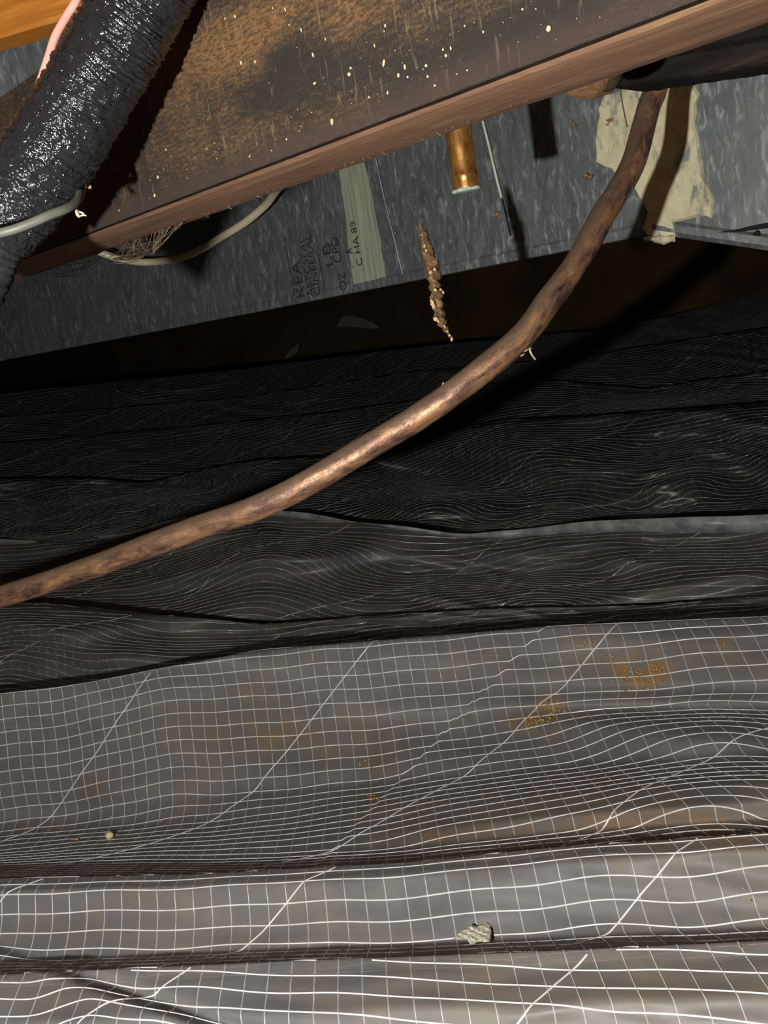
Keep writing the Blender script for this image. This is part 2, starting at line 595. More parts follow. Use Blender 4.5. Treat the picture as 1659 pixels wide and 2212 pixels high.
def scrim(Y, P, bd, bands, crest_rows):
    N = normals(P)
    A = P[..., 0] * math.cos(math.radians(5)) - P[..., 1] * math.sin(math.radians(5)) * 0.0
    nr, nc = A.shape
    cols = np.arange(nc)
    out, dia, lon = [], [], []

    def pick(row, xf):
        x0 = np.clip(np.floor(xf).astype(int), 0, nc - 2)
        u = (xf - x0)[..., None]
        return P[row, x0] * (1 - u) + P[row, x0 + 1] * u, N[row, x0] * (1 - u) + N[row, x0 + 1] * u

    # cords running away from the viewer
    k0, k1 = int(A.min() / SP), int(A.max() / SP)
    rows = np.arange(nr)
    for k in range(k0, k1 + 1):
        xf = np.array([np.interp(k * SP, A[j], cols, left=-1, right=-1) for j in range(nr)])
        for r in runs(xf >= 0):
            if len(r) > 2:
                p, n = pick(r, xf[r])
                lon.append((p, n / np.linalg.norm(n, axis=1)[:, None]))
    # cords running across, band by band, measured down from each crest
    for b, (ra, rb) in zip(bands, crest_rows):
        if b == 2:
            rb -= 15
        seg = P[ra:rb + 1]
        ds = np.linalg.norm(np.diff(seg, axis=0), axis=2)
        s = np.vstack([np.zeros((1, nc)), np.cumsum(ds[::-1], axis=0)])[::-1]      # 0 at the crest (last row)
        kk = np.ones(15) / 15
        s = np.array([np.convolve(np.pad(q, 7, mode='edge'), kk, 'valid') for q in s])
        a = A[ra:rb + 1]
        slope = {0: -0.10, 1: 0.02, 2: 0.0, 3: 0.1, 4: 0.14, 5: 0.16, 6: 0.1, 7: 0.1, 8: 0.05}[b]
        ph = s + slope * a + (0.0006 * np.sin(a * 90 + b))
        if b == 2:   # a pleat runs obliquely through this fold: the cords jump half a mesh there
            yy = Y[ra:rb + 1]
            ph = ph + 0.0048 * (XS[None] > 1105 - (yy - 1430) * 0.95)

        def level(F, val, store, sm):
            # per column crossing; F decreases with the row index (towards the crest)
            g = F - val
            sg = (g[:-1] > 0) & (g[1:] <= 0)
            has = sg.any(axis=0)
            j = sg.argmax(axis=0)
            g0 = g[j, cols]; g1 = g[np.minimum(j + 1, len(g) - 1), cols]
            u = np.where(has, g0 / (g0 - g1 + 1e-12), 0)
            rowf = j + u
            for r in runs(has):
                cut = np.where(np.abs(np.diff(rowf[r])) > 3.5)[0] + 1
                for q in np.split(r, cut):
                    if len(q) < 5:
                        continue
                    jj = ra + j[q]
                    uu = u[q][:, None]
                    p = P[jj, q] * (1 - uu) + P[np.minimum(jj + 1, nr - 1), q] * uu
                    n = N[jj, q] * (1 - uu) + N[np.minimum(jj + 1, nr - 1), q] * uu
                    store.append((p, n / np.linalg.norm(n, axis=1)[:, None]))

        for k in range(int(ph.min() / SP) - 1, int(ph.max() / SP) + 2):
            level(ph, (k + 0.4) * SP, out, 0)
        # oblique cords
        for sgn, offp in ((1, 0.3 + 0.37 * b), ):
            dg = s + sgn * a * 1.0
            for k in range(int(dg.min() / DIAG) - 1, int(dg.max() / DIAG) + 2):
                level(dg, (k + offp % 1) * DIAG, dia, 0)
    return out, dia, lon


def band_rows(bd, bands):
    out = []
    for b in bands:
        idx = np.where(bd == b)[0]
        out.append((idx[0], idx[-1]))
    return out


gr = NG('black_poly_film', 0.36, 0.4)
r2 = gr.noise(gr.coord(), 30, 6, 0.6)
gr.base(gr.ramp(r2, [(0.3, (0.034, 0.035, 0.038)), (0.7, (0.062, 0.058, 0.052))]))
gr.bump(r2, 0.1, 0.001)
gv = NG('shaded_film_copy', 0.40, 0.4)  # darker copy of the foreground film: shade behind the crest put into colour
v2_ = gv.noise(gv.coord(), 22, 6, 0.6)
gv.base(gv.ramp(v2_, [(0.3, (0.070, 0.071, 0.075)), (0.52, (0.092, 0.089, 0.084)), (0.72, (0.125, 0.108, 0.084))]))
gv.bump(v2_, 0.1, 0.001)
gx = NG('painted_glint_thread', 0.22, 1.0)  # cords running across at the back: glints put into a whiter colour
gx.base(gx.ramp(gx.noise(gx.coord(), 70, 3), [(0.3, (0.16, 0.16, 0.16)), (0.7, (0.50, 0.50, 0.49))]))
gy = NG('dimmed_back_thread', 0.26, 0.8)  # cords running away at the back: darker colour stands for less glint
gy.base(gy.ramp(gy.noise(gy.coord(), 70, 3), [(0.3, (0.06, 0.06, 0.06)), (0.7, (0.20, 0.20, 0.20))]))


def lay_sheet(label, loc, Y, P, bd, bands, film, thread, thin, rw):
    root = thing('vapor_barrier_sheet', label, 'plastic sheet', loc)
    l = np.array(root.location)
    sheet_mesh('film', Y, P - l, film, root)
    across, oblique, along = scrim(Y, P, bd, bands, band_rows(bd, bands))
    for name, polys, w, mat in (('scrim_threads', across, rw, thread), ('oblique_cords', oblique, 0.00050, thread), ('lengthwise_threads', along, rw * 0.80, thin)):
        V, Fc = sweep_threads(polys, w, w * 0.9)
        tag(link(name, V - l, Fc, mat, root), kind='stuff')
    return root


def band_rows(bd, bands):
    out = []
    for b in bands:
        idx = np.where(bd == b)[0]
        out.append((idx[0], idx[-1]))
    return out


front = lay_sheet('pale grey string-reinforced plastic sheet folded across the foreground, with a stone chip on it', (0, 0.4, 0), Y1, P1, b1, range(3), FILM, THREAD, THIN, 0.00044)
middle = lay_sheet('back part of the foreground plastic sheet, split off and coloured darker for shade, with pale cut edge', (0, 0.9, 0), Y3, P3, b3, range(3, 5), gv.m, gx.m, gy.m, 0.00042)
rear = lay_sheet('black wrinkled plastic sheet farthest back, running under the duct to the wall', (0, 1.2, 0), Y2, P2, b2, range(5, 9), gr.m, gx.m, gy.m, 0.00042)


def surf(x, y, Y=None, D=None):
    """point of the foreground sheet seen at (x, y): nearest crossing, with its normal"""
    Y = Y1 if Y is None else Y
    D = D1 if D is None else D
    i = int(np.clip(np.searchsorted(XS, x), 1, NX - 2))
    best = None
    for j in range(len(Y) - 1):
        a, b = Y[j, i], Y[j + 1, i]
        if (a - y) * (b - y) <= 0 and a != b:
            t = (a - y) / (a - b)
            d = D[j, i] * (1 - t) + D[j + 1, i] * t
            if best is None or d < best[0]:
                best = (d, j)
    d, j = best
    P = P1 if Y is Y1 else P2
    n = np.cross(P[j, i + 1] - P[j, i - 1], P[j + 1, i] - P[j, i])
    n /= np.linalg.norm(n)
    return at(x, y, d), n, d


# cut edge of the foreground sheet: a pale hem turned up along the lap
gh = NG('pale_cut_edge', 0.4, 0.5)
gh.base(gh.ramp(gh.noise(gh.coord(), 50, 5), [(0.35, (0.13, 0.13, 0.135)), (0.6, (0.30, 0.305, 0.31))]))
hv, hf = [], []
rows_h = 5
for i in range(NX):
    p = P3[-1, i]
    w = 0.006 + 0.0025 * math.sin(i * 0.09) + 0.0015 * math.sin(i * 0.23 + 1)
    w += 0.014 / (1 + math.exp(-(XS[i] - 1200) / 60)) + 0.009 * math.exp(-((XS[i] - 340) / 70) ** 2)
    for k in range(rows_h):
        t = k / (rows_h - 1)
        hv.append(p + np.array([0, -0.5 * w * math.sin(t * 2.6) - 0.002, w * (t - 0.25) + 0.001 * math.sin(i * 0.21 + 3 * t)]) - np.array(middle.location))
hf = [(i * rows_h + k, (i + 1) * rows_h + k, (i + 1) * rows_h + k + 1, i * rows_h + k + 1) for i in range(NX - 1) for k in range(rows_h - 1)]
link('turned_edge', hv, hf, gh.m, middle)['label'] = 'pale turned-up cut edge'

# ================================================================== NAILED BOARD (2 x 4) OVERHEAD
BM = Matrix(((BX[0], BN[0], 0, B0[0]), (BX[1], BN[1], 0, B0[1]), (0, 0, 1, B0[2]), (0, 0, 0, 1)))
BMi = BM.inverted()


def board_local(x, y):
    p = on_plane(x, y, B0, BN)
    return BMi @ Vector(p)


gb = NG('mouldy_board_face', 0.85, 0.25)
co = gb.coord((1, 1, 1))
st = gb.coord((150, 1, 620))
st2 = gb.coord((420, 1, 60))
nA = gb.noise(gb.coord((26, 26, 40)), 1, 6, 0.65, 0.3)
nB = gb.noise(st, 1, 5, 0.7)
nC = gb.noise(st2, 1, 3, 0.6)
nD = gb.noise(co, 1100, 3, 0.7)
mask = gb.math('ADD', gb.math('MULTIPLY', nA, 1.8), -0.92)
for (px, py, rx, rz, s) in [(520, 90, .034, .016, .55), (400, 150, .04, .02, .5), (640, 20, .04, .012, .40), (830, 10, .06, .010, .30), (440, 280, .03, .012, .18), (760, 280, .02, .01, .1),
                            (640, 130, .028, .016, -.5), (760, 150, .03, .012, -.25), (1000, 120, .05, .012, -.2), (1150, 60, .06, .02, -.25), (340, 430, .04, .012, -.2), (330, 400, .03, .01, -.25), (560, 220, .02, .01, -.3), (1000, 30, .04, .01, .15)]:
    q = board_local(px, py)
    mask = gb.math('ADD', mask, gb.math('MULTIPLY', gb.spot(q, (rx, 0.05, rz)), s * 1.6))
mask = gb.math('ADD', mask, gb.math('MULTIPLY', gb.math('SUBTRACT', nB, 0.47), 2.0))
mask = gb.math('ADD', mask, gb.math('MULTIPLY', gb.math('SUBTRACT', nD, 0.40), 2.2), True)
mc = gb.ramp(mask, [(0.0, (0.016, 0.013, 0.012)), (0.22, (0.034, 0.024, 0.016)), (0.5, (0.070, 0.041, 0.020)), (1.0, (0.140, 0.072, 0.026))])
mc = gb.mix(gb.ramp(gb.noise(gb.coord((300, 1, 900)), 1, 4, 0.7), [(0.42, 0.75), (0.56, 0.0)]), mc, (0.022, 0.016, 0.012))
mc = gb.mix(gb.ramp(nC, [(0.60, 0.0), (0.74, 0.55)]), mc, (0.20, 0.145, 0.075))
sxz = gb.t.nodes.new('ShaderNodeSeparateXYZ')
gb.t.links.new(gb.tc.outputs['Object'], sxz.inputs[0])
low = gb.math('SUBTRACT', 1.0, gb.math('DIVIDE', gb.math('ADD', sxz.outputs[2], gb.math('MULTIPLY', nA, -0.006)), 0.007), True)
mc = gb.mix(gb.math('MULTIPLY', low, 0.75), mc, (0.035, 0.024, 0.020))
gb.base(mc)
gb.bump(gb.math('ADD', nB, gb.math('MULTIPLY', nD, 0.8)), 0.6, 0.0012)
gl = NG('sawn_reddish_wood', 0.75, 0.3)
g1 = gl.noise(gl.coord((14, 260, 260)), 1, 6, 0.6, 0.6)
g2 = gl.noise(gl.coord((60, 900, 900)), 1, 4, 0.7)
lc = gl.ramp(g1, [(0.28, (0.105, 0.055, 0.034)), (0.5, (0.170, 0.088, 0.050)), (0.72, (0.235, 0.130, 0.076))])
lc = gl.mix(gl.math('MULTIPLY', g2, 0.35), lc, (0.12, 0.07, 0.045))
lc = gl.mix(gl.ramp(gl.noise(gl.coord((18, 120, 120)), 1, 5, 0.6, 0.5), [(0.58, 0.0), (0.68, 0.6)]), lc, (0.26, 0.165, 0.085))
gl.base(lc)
gl.bump(g2, 0.4, 0.0005)

board = thing('wooden_board', 'reddish wooden board with black mouldy face and pale flecks, crossing the top', 'board')
board.matrix_world = BM
TH, HT = 0.0445, 0.0755
prof = [(0.0, HT), (0.0, 0.0001), (0.0005, -0.0003), (0.0008, 0.004), (0.0021, 0.004), (0.0024, -0.0008), (0.0048, -0.0017), (0.012, -0.0023), (0.024, -0.0023), (0.034, -0.0022), (TH - 0.002, -0.0015), (TH, 0.001), (TH, HT)]
xs = np.arange(-0.32, 0.60, 0.004)
bv = []
for x in xs:
    w1 = 0.0006 * math.sin(x * 55) + 0.0005 * math.sin(x * 133 + 1)
    for k, (yy, zz) in enumerate(prof):
        jit = rng.uniform(-1, 1) * 0.00012
        if k in (8, 9, 10, 11):
            bv.append((x, yy + w1 + jit * 2, zz + jit))
        else:
            bv.append((x, yy + (0 if k < 2 else jit * 0.5), zz + jit * 0.5))
m = len(prof)
bf = [(i * m + k, i * m + (k + 1) % m, (i + 1) * m + (k + 1) % m, (i + 1) * m + k) for i in range(len(xs) - 1) for k in range(m)]
bf += [tuple(range(m)), tuple(range((len(xs) - 1) * m + m - 1, (len(xs) - 1) * m - 1, -1))]
ob = link('plank', bv, bf, [gb.m, gl.m, plain('painted_crack_shade', (0.008, 0.006, 0.005), 0.95, 0.0, 0.3, 100, 0)], board, smooth=False)  # groove walls get a near-black colour in place of the crack's shade
for i, pl in enumerate(ob.data.polygons):
    k = i % m
    if k not in (0, 1, 12):
        pl.material_index = 2 if k in (2, 3, 4) else 1

# pale flecks and droppings on the board face
FLECKS = [(1186, 61, 6, 7), (1045, 69, 3, 5), (1005, 56, 3, 3), (964, 120, 5, 5), (975, 105, 3, 4), (921, 142, 4, 5), (925, 165, 4, 4), (862, 163, 4, 7), (882, 166, 3, 4), (759, 147, 5, 4), (651, 64, 3, 6), (626, 54, 3, 3), (681, 180, 6, 4), (718, 262, 6, 10), (833, 56, 3, 6), (831, 68, 3, 3), (704, 84, 2, 5), (798, 210, 3, 4), (838, 200, 3, 5), (810, 98, 2, 6), (830, 135, 4, 12), (552, 133, 3, 6), (521, 135, 4, 8), (508, 35, 4, 6), (487, 40, 3, 4), (359, 323, 4, 4), (342, 383, 5, 8), (447, 321, 3, 4), (458, 382, 4, 5), (541, 358, 3, 6), (540, 338, 4, 4), (335, 422, 4, 8), (314, 447, 4, 4), (333, 430, 2, 5), (405, 384, 2, 3), (588, 325, 3, 3), (605, 334, 3, 4), (253, 470, 6, 4), (258, 455, 4, 3), (651, 273, 2, 2), (648, 283, 2, 2), (620, 300, 3, 4), (875, 145, 3, 8), (755, 160, 6, 6), (677, 118, 3, 8), (617, 20, 3, 9), (1130, 20, 3, 3), (940, 185, 3, 3), (988, 160, 2, 2), (1010, 152, 3, 2), (958, 107, 3, 4), (590, 17, 2, 5)]
for _ in range(110):
    x = rng.uniform(230, 1300)
    FLECKS.append((x, 495 - 0.386 * (x - 206) - 4 - abs(rng.gauss(0, 110)), rng.uniform(0.6, 1.5), rng.uniform(0.6, 2.0)))
parts = []
for i, (x, y, rx, ry) in enumerate(FLECKS):
    q = board_local(x, y)
    if q.z < 0.003 or q.z > 0.074:
        continue
    s = 0.30 / 2000
    parts.append(blob((q.x, -0.0002, q.z), 1.0, i, 0.3, 1, (rx * s * 0.85, 0.0003 + 0.15 * rx * s, ry * s * 0.8), Matrix.Rotation(rng.uniform(-.4, .4), 3, 'Y')))
V, Fc = merge(parts)
fl = plain('pale_droppings', (0.44, 0.34, 0.21), 0.7, 0.3, 0.55, 160)
tag(link('pale_flecks', V, Fc, fl, board), kind='stuff')

# ================================================================== GALVANISED DUCT
gd = NG('galvanised_steel', 0.5, 0.5, 0.35)
cdv = gd.coord((180, 180, 55), (0, 0, 0.08))
v1 = gd.voro(gd.coord((150, 150, 48)), 1, 'F1', 'Color')
sx = gd.t.nodes.new('ShaderNodeSeparateColor')
gd.t.links.new(v1, sx.inputs[0])
sp = gd.noise(cdv, 1.1, 5, 0.65, 0.8)
big = gd.noise(gd.coord((6, 6, 6)), 1, 4)
dcol = gd.ramp(sp, [(0.32, (0.085, 0.100, 0.110)), (0.52, (0.142, 0.164, 0.175)), (0.60, (0.255, 0.29, 0.305)), (0.72, (0.54, 0.60, 0.62))])
dcol = gd.mix(gd.math('MULTIPLY', sx.outputs[0], 0.55), dcol, (0.165, 0.187, 0.197))
dcol = gd.mix(gd.ramp(big, [(0.45, 0.0), (0.75, 0.35)]), dcol, (0.25, 0.265, 0.225))
gd.base(dcol)
gd.sock(gd.b.inputs['Roughness'], gd.ramp(sx.outputs[1], [(0.0, 0.42), (1.0, 0.62)]))
gd.bump(sp, 0.12, 0.0006)
GALV = gd.m

DM = Matrix(((DX[0], DN[0], 0, D0[0]), (DX[1], DN[1], 0, D0[1]), (0, 0, 1, D0[2]), (0, 0, 0, 1)))
DMi = DM.inverted()
duct = thing('metal_duct', 'grey galvanised sheet metal duct with faded stencil print behind the board', 'duct')
duct.matrix_world = DM


def dl(x, y, off=0.0):
    q = DMi @ Vector(on_plane(x, y, D0, DN))
    return np.array([q.x, q.y - off, q.z])


# main trunk: a long box with a hemmed lower edge
dpts = [dl(-400, 856), dl(210, 740), dl(560, 673), dl(1060, 574), dl(1385, 511), dl(1420, 506)]
xs = np.concatenate([np.linspace(dpts[0][0], dpts[1][0], 12)[:-1], np.linspace(dpts[1][0], dpts[-1][0], 70)])
xr = float(xs[-1])
ed = np.interp(xs, [p[0] for p in dpts], [p[2] for p in dpts])
dprof = [(0.26, 0.012), (0.0008, -0.0002), (-0.0010, 0.0006), (-0.0012, 0.008), (0.0, 0.0105), (0.0, 0.06), (0.0, 0.12), (0.0, 0.20), (0.0, 0.30), (0.0, 0.44), (0.26, 0.44)]
V = []
for x, e_ in zip(xs, ed):
    for k, (yy, zz) in enumerate(dprof):
        dent = 0.0012 * math.sin(x * 9 + zz * 14) + 0.0008 * math.sin(x * 23 - zz * 31)
        V.append((x, yy + (dent if yy < 0.2 else 0), zz + (e_ if k < 5 else e_ * (1 - zz / 0.44))))
m = len(dprof)
Fc = [(i * m + k, (i + 1) * m + k, (i + 1) * m + (k + 1) % m, i * m + (k + 1) % m) for i in range(len(xs) - 1) for k in range(m)]
link('trunk_panel', V, Fc, GALV, duct, smooth=False)

# tapered fitting at the right, lower edge dropping away
fx = np.linspace(xr - 0.002, xr + 0.34, 40)
e1 = dl(1420, 506)[2]; e2 = dl(1659, 541)[2]; x2 = dl(1659, 541)[0]
V = []
fprof = [(0.24, 0), (0.0, 0.0), (-0.0035, 0.004), (-0.003, 0.010), (-0.0005, 0.0125), (-0.0008, 0.05), (-0.0008, 0.12), (-0.0008, 0.25), (-0.0008, 0.44), (0.24, 0.44)]
for x in fx:
    e_ = e1 + (e2 - e1) * (x - xr) / (x2 - xr)
    for k, (yy, zz) in enumerate(fprof):
        j = 0.0003 * math.sin(x * 90 + k) if 0 < k < 5 else 0
        V.append((x, yy - 0.001 + j, zz + (e_ if k < 5 else e_ * (1 - zz / 0.44))))
m = len(fprof)
Fc = [(i * m + k, (i + 1) * m + k, (i + 1) * m + (k + 1) % m, i * m + (k + 1) % m) for i in range(len(fx) - 1) for k in range(m)]
link('tapered_fitting', V, Fc, GALV, duct, smooth=False)
# dark open joint and corner notch of that fitting
DARK = plain('dark_gap', (0.02, 0.02, 0.02), 0.9, 0.1, 0.3, 200, 0)
NL = np.array([0, 1.0, 0])
V, Fc = plate([dl(1555, 502, .0062), dl(1600, 494, .0062), dl(1640, 485, .0062), dl(1700, 478, .0062), dl(1700, 486, .0062), dl(1645, 494, .0062), dl(1605, 501, .0062)], NL, 0.0004, 0.0004, 0.006)
link('open_joint', V, Fc, DARK, duct, False)
V, Fc = plate([dl(1629, 507, .0075), dl(1640, 497, .0075), dl(1646, 499, .0075), dl(1648, 510, .0075), dl(1640, 508, .0075)], NL, 0.0004, 0.0002, 0.004)
link('corner_notch', V, Fc, DARK, duct, False)

# weathered pale band across the duct, ridge seams
gp = NG('weathered_pale_band', 0.8, 0.2)
sN = gp.noise(gp.coord((260, 10, 9)), 1, 4, 0.6)
gp.base(gp.ramp(sN, [(0.30, (0.22, 0.25, 0.18)), (0.5, (0.33, 0.37, 0.28)), (0.7, (0.46, 0.50, 0.40))]))
gp.bump(sN, 0.2, 0.0005)
V, Fc = plate([dl(733, 355), dl(746, 470), dl(757, 560), dl(768, 630), dl(838, 616), dl(822, 520), dl(805, 430), dl(786, 345)], NL, 0.0016, 0.0008, 0.008)
link('pale_band', V, Fc, gp.m, duct, False)
lm = plain('bright_metal_edge', (0.42, 0.45, 0.44), 0.4, 0.6, 0.3, 80, 0, 0.3)


def ridge(name, pts, r, mat, off=0.0016, n=40):
    loc = [dl(x, y, off) for x, y in pts]
    V, Fc = tube(smooth_path(loc, n), r, 6)
    return link(name, V, Fc, mat, duct)


ridge('seam_ridge', [(812, 335), (830, 420), (852, 510), (874, 602)], 0.0007, lm)
ridge('lit_seam_edge', [(1036, 215), (1044, 255), (1060, 320), (1074, 380), (1086, 427)], 0.0013, plain('painted_lit_seam', (0.75, 0.74, 0.66), 0.4, 0.6, 0.15, 80, 0), 0.0022)  # lit edge of the duct seam, the light put into a pale colour
ridge('seam_ridge', [(1087, 430), (1096, 470), (1105, 510)], 0.0006, DARK)  # unlit run of the same seam, shade put into a dark colour

# sealant smeared over the joint
gm = NG('cream_duct_sealant', 0.8, 0.25)
mN = gm.noise(gm.coord((70, 10, 30)), 1, 6, 0.65, 0.5)
mm = gm.mix(gm.ramp(mN, [(0.37, 0.9), (0.49, 0.0)]), gm.ramp(gm.noise(gm.coord(), 90, 4), [(0.3, (0.56, 0.52, 0.33)), (0.7, (0.76, 0.72, 0.50))]), (0.20, 0.225, 0.225))
gm.base(mm)
gm.bump(mN, 0.35, 0.001)


def px3(p, ox=1060, oy=0, s=2.7696):
    return [(ox + x / s, oy + y / s) for x, y in p]


pp = px3([(690, 560), (790, 520), (1000, 440), (1140, 440), (1250, 560), (1230, 740), (1260, 960), (1300, 1100), (1350, 1210), (1340, 1295), (1230, 1312), (1110, 1325), (1115, 1400), (1040, 1440), (950, 1418), (915, 1385), (960, 1290), (900, 1180), (850, 1110), (720, 1015), (640, 970), (640, 850), (655, 640)])
V, Fc = plate([dl(x, y, .002) for x, y in pp], NL, 0.0024, 0.0016, 0.006, 3)
link('sealant_patch', V, Fc, gm.m, duct, False)
pp = [(1392, 513), (1400, 519), (1422, 523), (1440, 527), (1462, 521), (1462, 510), (1430, 507)]
V, Fc = plate([dl(x, y, .0045) for x, y in pp], NL, 0.003, 0.0008, 0.004, 4)
link('sealant_patch', V, Fc, gm.m, duct, False)['label'] = 'cream sealant drip at the lower corner'
ridge('seam_ridge', [(1343, 180), (1350, 225), (1360, 275)], 0.0006, plain('sealed_crease', (0.16, 0.15, 0.11), 0.8, 0.2, 0.2, 50, 0), 0.0048)

# stencil print: rows read upwards
gi = NG('faded_stencil_ink', 0.6, 0.3)
gi.base(gi.ramp(gi.noise(gi.coord(), 330, 4, 0.7), [(0.46, (0.020, 0.023, 0.025)), (0.60, (0.060, 0.068, 0.072)), (0.68, (0.13, 0.145, 0.15))]))
INK = gi.m
dg = bpy.context.evaluated_depsgraph_get


def stencil(txt, x, y, hpx, lenpx):
    c_ = bpy.data.curves.new('lettering', 'FONT')
    c_.body = txt
    c_.extrude = 0.0
    o = bpy.data.objects.new('lettering_source', c_)
    COL.objects.link(o)
    bpy.context.view_layer.update()
    me = bpy.data.meshes.new_from_object(o.evaluated_get(dg()))
    bpy.data.objects.remove(o)
    v = np.array([q.co[:] for q in me.vertices])
    v[:, 0] -= v[:, 0].min()
    a, b = dl(x, y), dl(x - 0.165 * lenpx, y - lenpx)
    up = (b - a)[2] / v[:, 0].max()
    left = abs((dl(x - hpx, y + hpx * .2) - a)[0]) / 0.72
    lean = (b - a)[0] / v[:, 0].max()
    off = 0.0021 if x > 770 else 0.0022
    out = [(a[0] - q[1] * left + q[0] * lean, -off, a[2] + q[0] * up) for q in v]
    fcs = [tuple(p.vertices) for p in me.polygons]
    link('stencil_lettering', out, fcs, INK, duct, False)


stencil('KEA', 662, 640, 19, 78)
stencil('ASTCSEAL', 681, 640, 13, 130)
stencil('GINEERAL', 695, 636, 13, 132)
stencil('LB', 722, 573, 16, 50)
stencil('CPD', 740, 566, 16, 55)
stencil('OZ', 753, 625, 16, 38)
stencil('A', 766, 548, 17, 14)
stencil('.', 766, 578, 17, 4)
stencil('C HA 89', 786, 572, 13, 95)
ridge('printed_rule', [(617, 512), (628, 580), (640, 650)], 0.0011, INK, 0.0012, 12)
ridge('printed_rule', [(684, 505), (693, 570), (704, 632)], 0.0006, INK, 0.0012, 12)
# small bits stuck on the duct
bits = []
BITM = plain('rusty_bits', (0.34, 0.20, 0.09), 0.8, 0.2, 0.4, 300)
for i, (x, y, r) in enumerate([(857, 503, 4), (904, 447, 4), (902, 420, 2), (311, 597, 4), (390, 612, 3), (1270, 380, 5), (1277, 383, 5), (1324, 262, 6), (1318, 268, 5), (1330, 258, 3), (1077, 462, 5), (1236, 262, 3), (1245, 272, 3), (1230, 240, 2)]):
    q = dl(x, y, 0.0035)
    bits.append(blob(q, r * 0.9 / 2000, 40 + i, 0.5, 1, (1.3, 0.6, 1.0)))
V, Fc = merge(bits)
tag(link('stuck_bits', V, Fc, BITM, duct), kind='stuff')

# ================================================================== COPPER
gcu = NG('tarnished_copper', 0.42, 0.5, 0.5)
puv = gcu.t.nodes.new('ShaderNodeAttribute'); puv.attribute_name = 'along_round'
c1 = gcu.noise(puv.outputs['Vector'], 1.0, 6, 0.68, 0.4)
c2 = gcu.noise(gcu.coord(), 220, 5, 0.7)
cc = gcu.ramp(c1, [(0.32, (0.060, 0.034, 0.044)), (0.43, (0.19, 0.095, 0.066)), (0.53, (0.36, 0.19, 0.11)), (0.66, (0.58, 0.33, 0.16))])
cc = gcu.mix(gcu.ramp(c2, [(0.45, 0.0), (0.70, 0.65)]), cc, (0.16, 0.125, 0.09))
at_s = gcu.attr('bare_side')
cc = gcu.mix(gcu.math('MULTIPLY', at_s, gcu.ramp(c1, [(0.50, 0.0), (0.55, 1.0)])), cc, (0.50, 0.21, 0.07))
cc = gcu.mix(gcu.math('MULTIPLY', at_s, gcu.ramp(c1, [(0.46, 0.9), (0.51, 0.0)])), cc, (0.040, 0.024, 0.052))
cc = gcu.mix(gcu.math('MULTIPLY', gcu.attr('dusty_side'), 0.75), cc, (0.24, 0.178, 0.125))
gcu.base(cc)
gcu.sock(gcu.b.inputs['Roughness'], gcu.ramp(c2, [(0.3, 0.32), (0.7, 0.6)]))
gcu.bump(gcu.math('ADD', c1, c2), 0.35, 0.0012)
PIPE = [(1428, 60, .63), (1420, 175, .625), (1399, 240, .62), (1364, 361, .60), (1300, 469, .58), (1245, 570, .565), (1186, 650, .553), (1125, 730, .545), (1010, 825, .545), (915, 893, .55), (830, 945, .555), (600, 1077, .565), (400, 1150, .59), (200, 1224, .63), (0, 1290, .67), (-250, 1365, .72)]
path = smooth_path([at(*p) for p in PIPE], 190)
RP = 0.00785
V, Fc = tube(path, RP, 24, True, lambda t, a: 0.00010 * math.sin(t * 60 + 2 * a) + 0.00008 * math.sin(t * 133 + 3 * a))
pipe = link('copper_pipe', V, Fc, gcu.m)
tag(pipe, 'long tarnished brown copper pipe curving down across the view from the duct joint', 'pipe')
arr = np.array(V)
n = len(path)
ctr = np.vstack([np.repeat(path, 24, axis=0), path[0], path[-1]])
off = (arr - ctr) / RP
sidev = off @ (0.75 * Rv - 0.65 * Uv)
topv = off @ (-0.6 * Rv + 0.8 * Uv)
tpar = np.concatenate([np.repeat(np.linspace(0, 1, n), 24), [0, 1]])
ang = np.concatenate([np.tile(np.arange(24) * 2 * math.pi / 24, n), [0, 0]])
arc = np.concatenate([[0], np.cumsum(np.linalg.norm(np.diff(path, axis=0), axis=1))])
arc = np.concatenate([np.repeat(arc, 24), [0, arc[-1]]])
uvw = np.stack([arc * 48, np.cos(ang) * 1.25, np.sin(ang) * 1.25], 1)
a_ = pipe.data.attributes.new('along_round', 'FLOAT_VECTOR', 'POINT')
a_.data.foreach_set('vector', uvw.ravel().astype(np.float32))
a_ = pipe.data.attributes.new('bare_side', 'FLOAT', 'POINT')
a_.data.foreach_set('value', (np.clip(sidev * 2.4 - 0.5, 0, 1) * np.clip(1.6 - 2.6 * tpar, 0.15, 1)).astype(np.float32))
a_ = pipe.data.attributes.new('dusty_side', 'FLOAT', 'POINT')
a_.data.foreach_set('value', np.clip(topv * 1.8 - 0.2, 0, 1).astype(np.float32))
# lint caught on the pipe
LINT = plain('pale_lint', (0.50, 0.43, 0.28), 0.85, 0.2, 0.3, 300)


def twigs(name, label, cat, segs, D, mat=LINT):
    parts = []
    for pts, r in segs:
        parts.append(tube(smooth_path([at(x, y, D + dz) for x, y, dz in pts], 8), np.linspace(r, r * 0.7, 8), 6))
    V, Fc = merge(parts)
    o = link(name, V, Fc, mat)
    return tag(o, label, cat)


